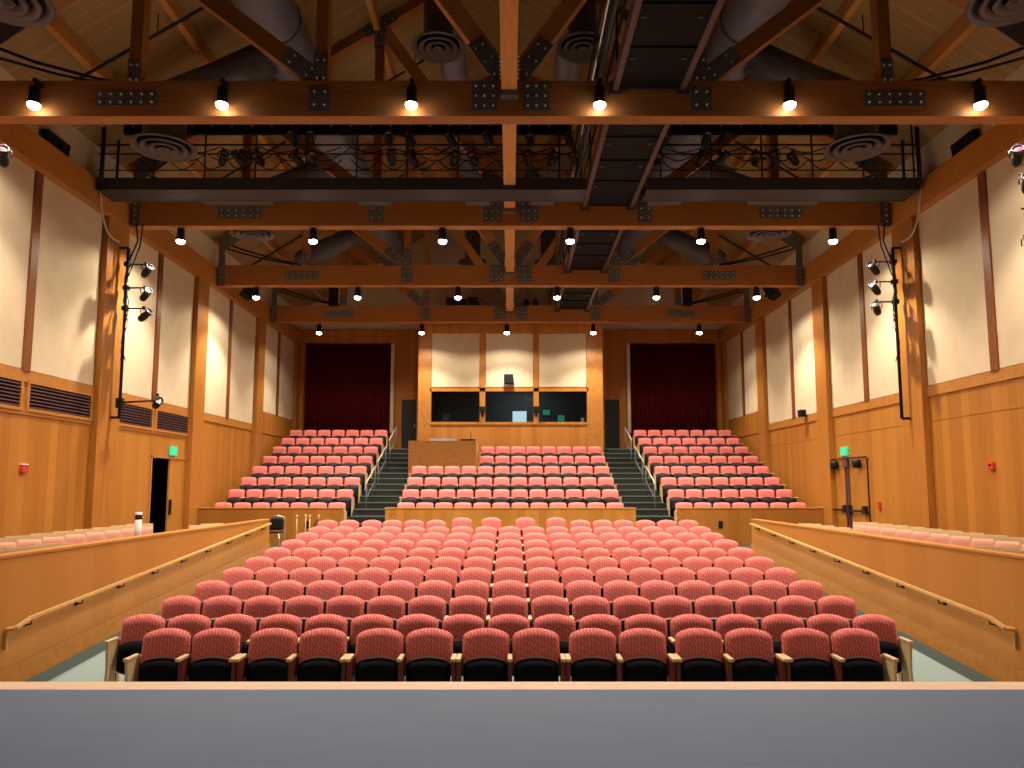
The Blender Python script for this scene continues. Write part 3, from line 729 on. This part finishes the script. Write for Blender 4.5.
fp = make_fixture(); ffirst = True
def fixture(loc, rz, tilt, label, group):
    global ffirst
    r = (tilt, 0, rz)
    if ffirst: fp.location = loc; fp.rotation_euler = r; fp['label'] = label; fp['group'] = group; ffirst = False; return fp
    return dup(fp, loc, 0, label, group, rot=r)
UP = [284, 302, 384, 406, 449, 488, 531, 572, 671, 714, 731]
LO = [211, 229, 247, 288, 304, 387, 409, 452, 472, 529, 555, 577, 664, 709, 729, 766, 786, 805]
for k, u in enumerate(UP):
    fixture(((u-510.5)*15.12/750, 15.1, 9.92), random.uniform(-.6, .6), random.uniform(-.3, .1), 'black stage light clamped high on the bridge rail, %s from the left' % ORD[k], 'upper lights on the bridge')
for k, u in enumerate(LO):
    fixture(((u-510.5)*15.1/750, 15.08, 9.48), random.uniform(-.8, .8), random.uniform(-.3, .3), 'black stage light hung low on the bridge rail, %s from the left' % ORD[k], 'lower lights on the bridge')
# wall poles with side lights
def pole(s, y, z0, z1, label):
    t = thing('lighting_pole', label, 'lighting pole', (s*8.62, y, z0))
    h = z1-z0; wx = s*(W-8.62-.15)
    MB().tube([(0, 0, 0), (0, 0, h)], .034, 10).build('pipe', M['blackm'], t)
    MB().tube([(0, 0, h), (wx, 0, h)], .03, 8).build('top_arm', M['blackm'], t)
    MB().tube([(0, 0, 0), (wx, 0, 0)], .03, 8).build('foot_arm', M['blackm'], t)
    pts = [(0, .04, h-.3+.2*math.sin(k*1.3)*0-k*.12) for k in range(1)]
    m = MB()
    for q in range(3):
        a = [(-s*(.02+.05*math.sin(k*.9+q)), -.03+.04*math.sin(k*1.7+q*2), h*.98-k*h*.05) for k in range(14)]
        m.tube(a, .010, 5)
    m.build('cable', M['black'], t)
    return t
for s, nm in ((-1, 'left'), (1, 'right')):
    pole(s, 16.45, 3.98 if s > 0 else 4.0, 7.84, 'black pipe on the %s wall pilaster carrying small side lights' % nm)
    zs = (7.26, 6.72, 6.25) if s < 0 else (7.32, 6.86, 6.40)
    for k, z in enumerate(zs):
        a = thing('pipe_arm', 'short black arm holding the %s side light of the %s pole' % (('top', 'middle', 'lowest')[k], nm), 'bracket', (s*8.62, 16.45, z+.2), 0, 'arms on the %s pole' % nm)
        MB().tube([(0, 0, 0), (-s*.42, 0, 0)], .018, 6).build('bar', M['blackm'], a)
        MB().box(-.06, .06, -.06, .06, -.05, .05).build('clamp', M['blackm'], a, .01)
        fixture((s*8.20, 16.45, z+.2), s*-.95+(.3 if k == 2 else 0), -.2, 'small black and chrome side light, %s on the %s wall pole' % (('top one', 'middle one', 'third one down')[k], nm), 'side lights on the %s pole' % nm)
    pole(s, 11.35, 4.0, 8.1, 'black pipe by the stage end of the %s wall carrying side lights' % nm)
    for k, z in enumerate((7.72, 7.28, 6.72, 6.28)[:4 if s > 0 else 1]):
        a = thing('pipe_arm', 'short black arm on the stage-end pole of the %s wall, %s from top' % (nm, ORD[k]), 'bracket', (s*8.62, 11.35, z+.1), 0, 'arms on the %s stage-end pole' % nm)
        MB().tube([(0, 0, 0), (-s*.62, 0, 0)], .018, 6).build('bar', M['blackm'], a)
        f = fixture((s*(8.0, 8.12, 8.17, 8.09)[k], 11.35, z+.1), s*-.5, -.2, 'side light cut by the picture edge on the %s, %s from the top' % (nm, ORD[k]), 'side lights at the stage-end of the %s wall' % nm)
        if k == 0:
            for ch in f.children:
                if ch.name.startswith('lens'): ch.data = ch.data.copy(); ch.data.materials[0] = M['purple']
a = thing('pipe_arm', 'black arm at the foot of the left wall pole', 'bracket', (-8.62, 16.45, 4.33)); MB().tube([(0, 0, 0), (.85, 0, .05)], .022, 6).build('bar', M['blackm'], a); MB().box(-.07, .07, -.06, .06, -.12, .1).build('clamp', M['blackm'], a, .01)
fixture((-7.8, 16.45, 4.48), .7, 0, 'small black side light low at the foot of the left wall pole', 'side lights on the left pole')

# cables from the bridge ends
for s, nm in ((-1, 'left'), (1, 'right')):
    m = MB(); pts = []
    for k in range(13):
        u = k/12; pts.append((s*(8.7+.06*math.sin(u*3.1)), 15.3+.9*u, 8.75-.85*u-.28*math.sin(u*math.pi)))
    tag(m.tube(pts, .02, 6).build('white_cable', M['cable']), 'pale twisted cable drooping from the %s end of the lighting bridge' % nm, 'cable')
    m = MB(); m.tube([(s*8.5, 16.5, 8.42), (s*8.42, 16.45, 8.0), (s*8.5, 16.35, 7.6), (s*8.6, 16.32, 7.4)], .016, 6).tube([(s*8.35, 16.5, 8.42), (s*8.36, 16.45, 7.9), (s*8.52, 16.35, 7.2), (s*8.6, 16.32, 7.0)], .014, 6)
    tag(m.build('black_cable', M['black']), 'black cables looping down to the %s wall pole' % nm, 'cable')

# cable swags along the bridge and gear on the last truss
for i, (x0, x1) in enumerate(((-7.9, -3.6), (-3.4, .9), (3.2, 7.6))):
    m = MB()
    for q in range(3):
        n = 5+q; pts = []
        for k in range(n*8+1):
            u = k/(n*8); pts.append((x0+(x1-x0)*u, 15.26+.04*q, 9.66-.12*q-(.12+.05*q)*abs(math.sin(u*n*math.pi))))
        m.tube(pts, .012, 5)
    tag(m.build('cable_swag', M['black']), 'black cables looped along the bridge rail, %s stretch from the left' % ORD[i], 'cable', 'cable loops on the bridge')
t = thing('projector_rack', 'row of black equipment cases on the truss nearest the booth, left of the tie', 'equipment', (-1.6, 26.85, 9.05))
for x, w, h in ((-.58, .34, .30), (-.2, .38, .26), (.22, .40, .33)): MB().box(x-w/2, x+w/2, 0, .2, 0, h).box(x-w/2+.03, x+w/2-.03, -.012, 0, .04, h-.04).build('case', M['blackm'], t, .01)
MB().tube([(.42, .1, .02), (.5, .1, .2), (.62, .1, .22), (.7, .1, .1), (.74, .1, .01)], .014, 6).build('lead', M['black'], t)
t = thing('small_projector', 'two small black projectors on the truss nearest the booth, right of the tie', 'equipment', (.75, 26.85, 9.05))
for x in (-.16, .16): MB().box(x-.11, x+.11, 0, .2, 0, .14).lathe([(0, .26), (.08, .24), (.085, .14), (0, .13)], (x, .1, 0), 14).build('case', M['blackm'], t)
for s, nm in ((-1, 'left'), (1, 'right')):
    t = thing('column_speaker', 'tall black column speaker beside the %s post of the truss nearest the booth' % nm, 'loudspeaker', (s*6.42, 26.62, 9.0))
    MB().box(-.15, .15, -.12, .12, .0, .72).build('cabinet', M['black'], t, .012); MB().box(-.13, .13, -.132, -.12, .03, .69).build('grille', M['blackm'], t)
    MB().box(-.04, .04, .12, .19, .0, .1).build('bracket', M['blackm'], t)

# sprinkler pipes parallel to the roof slopes
for s, nm in ((-1, 'left'), (1, 'right')):
    for i, y in enumerate((13.2, 18.6, 24.0)):
        m = MB().tube([(s*1.0, y, roof_z(1.0)-.42), (s*8.6, y, roof_z(8.6)-.42)], .03, 8)
        for x in (2.5, 4.6, 6.6): m.tube([(s*x, y, roof_z(x)-.42), (s*x, y, roof_z(x)-.02)], .012, 6)
        tag(m.build('sprinkler_pipe', M['blackm']), 'thin dark sprinkler pipe under the %s roof slope, %s from stage' % (nm, ORD[i]), 'pipe', 'sprinkler pipes under the roof')
    for i, y in enumerate(TY):
        m = MB().tube([(s*8.72, y+.35, 9.86), (s*8.0, y+.4, 9.60), (s*7.0, y+.4, 9.32), (s*6.1, y+.4, 9.12)], .028, 8).tube([(s*8.72, y+.45, 9.72), (s*7.6, y+.45, 9.40), (s*6.6, y+.45, 9.2)], .024, 8)
        tag(m.build('tension_rod', M['blackm']), 'pair of dark rods bracing the %s end of the truss %s' % (nm, TN[i]), 'rod', 'rods at the truss ends')

# ------------------------------------------------------------------ wall equipment
def speaker(loc, size, rot, label, name='wall_speaker'):
    t = thing(name, label, 'loudspeaker', loc, 0, None, rot)
    w, d, h = size
    MB().box(-w/2, w/2, -d/2, d/2, -h/2, h/2).build('cabinet', M['black'], t, .015)
    MB().box(-w/2+.02, w/2-.02, -d/2-.012, -d/2, -h/2+.02, h/2-.02).build('grille', M['blackm'], t, .004)
    MB().box(-.02, .02, d/2, d/2+.12, -.03, .03).build('bracket', M['blackm'], t)
    return t
for s, nm in ((-1, 'left'), (1, 'right')):
    speaker((s*8.86, 13.98, 9.10), (.72, .14, .32), (-.12, 0, s*math.pi/2), 'black box speaker tilted on the plaster above the %s wall beam' % nm)
    speaker((s*8.15, 22.9, 8.55), (.34, .3, .5), (-.5, 0, s*.7), 'black loudspeaker hung under the third truss at its %s end' % nm)
speaker((-.07, 28.05, 6.52), (.34, .16, .36), (0, 0, 0), 'small dark speaker box on the middle cream panel of the booth')
for x, w in ((-1.06, 'mixing-desk side'), (.97, 'far side')):
    t = thing('booth_monitor_speaker', 'tiny black speaker on the booth post between windows, %s' % w, 'loudspeaker', (x, 28.08, 5.25), 0, 'tiny speakers on the booth posts')
    MB().box(-.10, .10, -.09, .07, -.0, .22).build('cabinet', M['black'], t, .01)
    MB().prism([(-.06, 0), (.06, 0), (.03, -.16), (-.03, -.16)], -.03, .07, 'Y').build('bracket', M['blackm'], t)
t = thing('wall_camera', 'small black fixture on an arm below the last panels of the right wall', 'camera', (8.85, 22.5, 4.62))
MB().tube([(.08, 0, -.02), (-.12, 0, -.02)], .02, 6).build('arm', M['blackm'], t); MB().box(-.16, .02, -.12, .12, -.04, .16).build('body', M['black'], t, .02)
for s, y, nm in ((-1, 19.85, 'left'), (1, 20.05, 'right')):
    t = thing('exit_sign', 'green lit exit sign on the %s wall over the door' % nm, 'exit sign', (s*(W-.03), y, 3.42), 0, None, (0, 0, s*math.pi/2))
    MB().box(-.19, .19, -.02, .03, -.12, .12).build('panel', M['exit'], t, .006)
    c = bpy.data.curves.new('lettering', 'FONT'); c.body = 'EXIT'; c.size = .16; c.align_x = 'CENTER'; c.align_y = 'CENTER'; c.extrude = .002
    c.materials.append(M['exitl']); o = bpy.data.objects.new('lettering', c); S.collection.objects.link(o)
    me = bpy.data.meshes.new_from_object(o.evaluated_get(bpy.context.evaluated_depsgraph_get())); bpy.data.objects.remove(o)
    o = bpy.data.objects.new('lettering', me); S.collection.objects.link(o); o.parent = t; o.location = (0, -.024, 0); o.rotation_euler = (math.pi/2, 0, 0)
t = thing('fire_strobe', 'red and white fire alarm strobe on the left wall', 'fire alarm', (-W+.03, 13.8, 2.83), 0, None, (0, 0, -math.pi/2))
MB().box(-.09, .09, -.03, .03, -.08, .06).build('body', M['red'], t, .01); MB().box(-.08, .08, -.05, .03, .02, .07).build('lens', M['white'], t, .01)
t = thing('fire_strobe', 'red fire alarm strobe high on the right wall', 'fire alarm', (W-.03, 13.95, 2.88), 0, None, (0, 0, math.pi/2))
MB().box(-.07, .07, -.03, .03, -.08, .06).build('body', M['red'], t, .01); MB().box(-.05, .05, -.05, .03, -.02, .03).build('lens', M['white'], t, .01)
t = thing('fire_pull', 'small red fire pull box beside the right double door', 'fire alarm', (W-.03, 18.3, 2.03), 0, None, (0, 0, math.pi/2))
MB().box(-.05, .05, -.03, .03, -.09, .09).build('body', M['red'], t, .01); MB().box(-.035, .035, -.045, -.03, -.02, .02).build('handle', M['white'], t)
for x, y, w in ((-5.72, 21.29, 'left'), (5.9, 21.29, 'right')):
    t = thing('wall_outlet', 'small black outlet on the low wall of the %s tier' % w, 'outlet', (x, y, 1.42))
    MB().box(-.06, .06, -.015, .01, -.10, .10).build('plate', M['black'], t, .004); MB().box(-.025, .025, -.022, -.012, -.06, .06).build('socket', M['blackm'], t)

# ------------------------------------------------------------------ mixing desk and booth contents
t = thing('mixing_desk', 'brown veneered mixing desk box among the rear seats of the central tier', 'desk', (-2.36, 25.95, 2.6))
MB().box(-1.17, 1.17, 0, .05, 0, 1.46).build('front_panel', M['desk'], t, .006)
for x in (-1.15, 1.15): MB().box(x-.03, x+.03, .05, 1.7, .1, 1.46).build('side_panel', M['rail'] if x > 0 else M['desk'], t)
MB().box(-1.12, 1.12, .05, 1.2, 1.16, 1.2).build('worktop', M['desk'], t)
t = thing('mixing_console', 'flat grey mixing console on the brown desk', 'mixing console', (-2.42, 26.5, 3.8))
MB().box(-.46, .46, -.3, .4, 0, .2).prism([(-.3, .2), (.4, .2), (.4, .40)], -.46, .46, 'X').build('body', M['grey'], t, .01)
m = MB()
for k in range(16): m.box(-.42+.055*k, -.40+.055*k, -.25, .05, .2, .215)
m.build('fader', M['black'], t)
t = thing('desk_monitor', 'low dark equipment with a thin gooseneck on the brown desk', 'equipment', (-1.5, 26.5, 3.8))
MB().box(-.26, .26, -.2, .2, 0, .34).build('case', M['black'], t, .02); MB().tube([(.1, 0, .3), (.1, 0, .5), (.08, -.05, .6)], .012, 6).build('gooseneck', M['black'], t)
_l = bpy.data.lights.new('booth_light', 'AREA'); _l.energy = 14; _l.size = 1.2; _l.color = (.85, .95, 1)
_o = bpy.data.objects.new('booth_light', _l); S.collection.objects.link(_o); _o.location = (.5, 29.6, 6.6)
t = thing('booth_desk', 'long dark desk inside the control booth behind the windows', 'desk', (0, 28.9, 4.0))
MB().box(-3.3, 3.3, -.3, .4, .82, .87).build('top', M['booth'], t)
for x in (-3.2, 0, 3.2): MB().box(x-.03, x+.03, -.25, .35, 0, .82).build('leg', M['booth'], t)
t = thing('computer_monitor', 'bright blue-white monitor glowing in the middle booth window', 'monitor', (.35, 28.8, 4.87))
MB().box(-.27, .27, 0, .03, .06, .50).build('screen', M['screen'], t); MB().box(-.29, .29, .01, .05, .04, .52).build('bezel', M['black'], t); MB().box(-.1, .1, 0, .15, 0, .05).build('stand', M['black'], t)
for x, z, w, h, l in ((1.45, 5.35, .3, .22, 'dim green screen upper in the right booth window'), (2.05, 5.05, .28, .3, 'dim green screen lower in the right booth window')):
    t = thing('rack_screen', l, 'screen', (x, 30.2, z)); MB().box(-w/2, w/2, 0, .02, 0, h).build('screen', M['screeng'], t); MB().box(-w/2-.03, w/2+.03, .015, .3, -.03 if z > 5.2 else 4.0-z, h+.03).build('housing', M['black'], t)
t = thing('equipment_rack', 'tall pale metal rack inside the booth behind the middle window', 'rack', (.75, 29.6, 4.0))
for x in (-.14, .14): MB().box(x-.02, x+.02, 0, .04, 0, 2.1).build('upright', M['grey'], t)
for k in range(7): MB().box(-.14, .14, 0, .04, .2+.28*k, .24+.28*k).build('shelf', M['grey'], t)
t = thing('small_mixer', 'small grey mixer with a raised screen in the left booth window', 'mixer', (-2.5, 28.75, 4.87)); MB().box(-.42, .42, -.1, .25, 0, .12).build('body', M['grey'], t, .01); MB().box(-.13, .13, .1, .14, .12, .4).build('screen', M['grey'], t)
t = thing('paper_cup', 'white cup on the sill of the right booth window', 'cup', (2.74, 28.4, 4.9)); MB().lathe([(0, 0), (.05, 0), (.065, .17), (.058, .17), (.046, .01), (0, .01)], n=16).build('body', M['white'], t)
MB().lathe([(.066, .16), (.066, .175), (.0, .18)], n=16).build('lid', M['white'], t)

# ------------------------------------------------------------------ left aisle things
t = thing('stacking_chair', 'black stacking chair with metal frame past the left box wall', 'chair', (-6.22, 19.95, .84))
MB().cushion(.20, .50, .80, .03, .03, .02, .10, .02, .03, .18).build('backrest', M['black'], t)
MB().box(-.21, .21, -.24, .18, .43, .47).build('seat', M['black'], t, .015)
MB().tube([(-.225, .20, .44), (-.225, .24, .70), (-.18, .255, .84), (0, .26, .865), (.18, .255, .84), (.225, .24, .70), (.225, .20, .44)], .013, 8).build('back_frame', M['chrome'], t)
for x in (-.21, .21):
    for y, yy in ((-.22, -.26), (.17, .26)): MB().tube([(x, y, .44), (x*1.08, yy, 0)], .012, 8).build('leg', M['chrome'], t)
for k, (x, l) in enumerate(((-5.78, 'pale stanchion post standing alone before the left low wall'), (-5.54, 'pale stanchion post, one of two close together, nearer the wall'), (-5.43, 'pale stanchion post, one of two close together, nearer the rope'), (-5.19, 'pale stanchion post with a looped dark red rope'))):
    t = thing('stanchion', l, 'stanchion', (x*(1.016 if k == 1 else 1), 20.82 if k == 1 else 20.5, .84), 0, 'stanchions before the left low wall')
    MB().lathe([(0, 0), (.15, 0), (.15, .015), (.04, .05), (.02, .06)], n=20).build('base', M['brass'], t)
    MB().tube([(0, 0, .05), (0, 0, .82)], .016, 10).build('pole', M['rail'], t)
    MB().lathe([(.018, .80), (.03, .82), (.034, .85), (.02, .88), (0, .89)], n=14).build('finial', M['rail'], t)
    if k == 3: MB().tube([(-.02, -.03, .80), (-.10, -.05, .62), (-.12, -.06, .4), (-.08, -.06, .3), (-.03, -.05, .5), (.0, -.03, .78)], .022, 8).build('rope', M['darkred'], t)
t = thing('hand_sanitizer', 'white cylinder dispenser with a black top among the left box chairs', 'dispenser', (-7.02, 14.3, .775)); t.scale = (1, 1, 1.12)
MB().lathe([(0, 0), (.14, 0), (.14, .02), (.03, .04), (.03, .62), (.06, .64), (.06, .98), (0, .98)], n=20).build('stand', M['white'], t)
MB().lathe([(.062, .98), (.062, 1.06), (0, 1.06)], n=20).build('pump', M['black'], t); MB().lathe([(.062, 1.06), (.062, 1.10), (0, 1.10)], n=20).build('cap', M['white'], t)
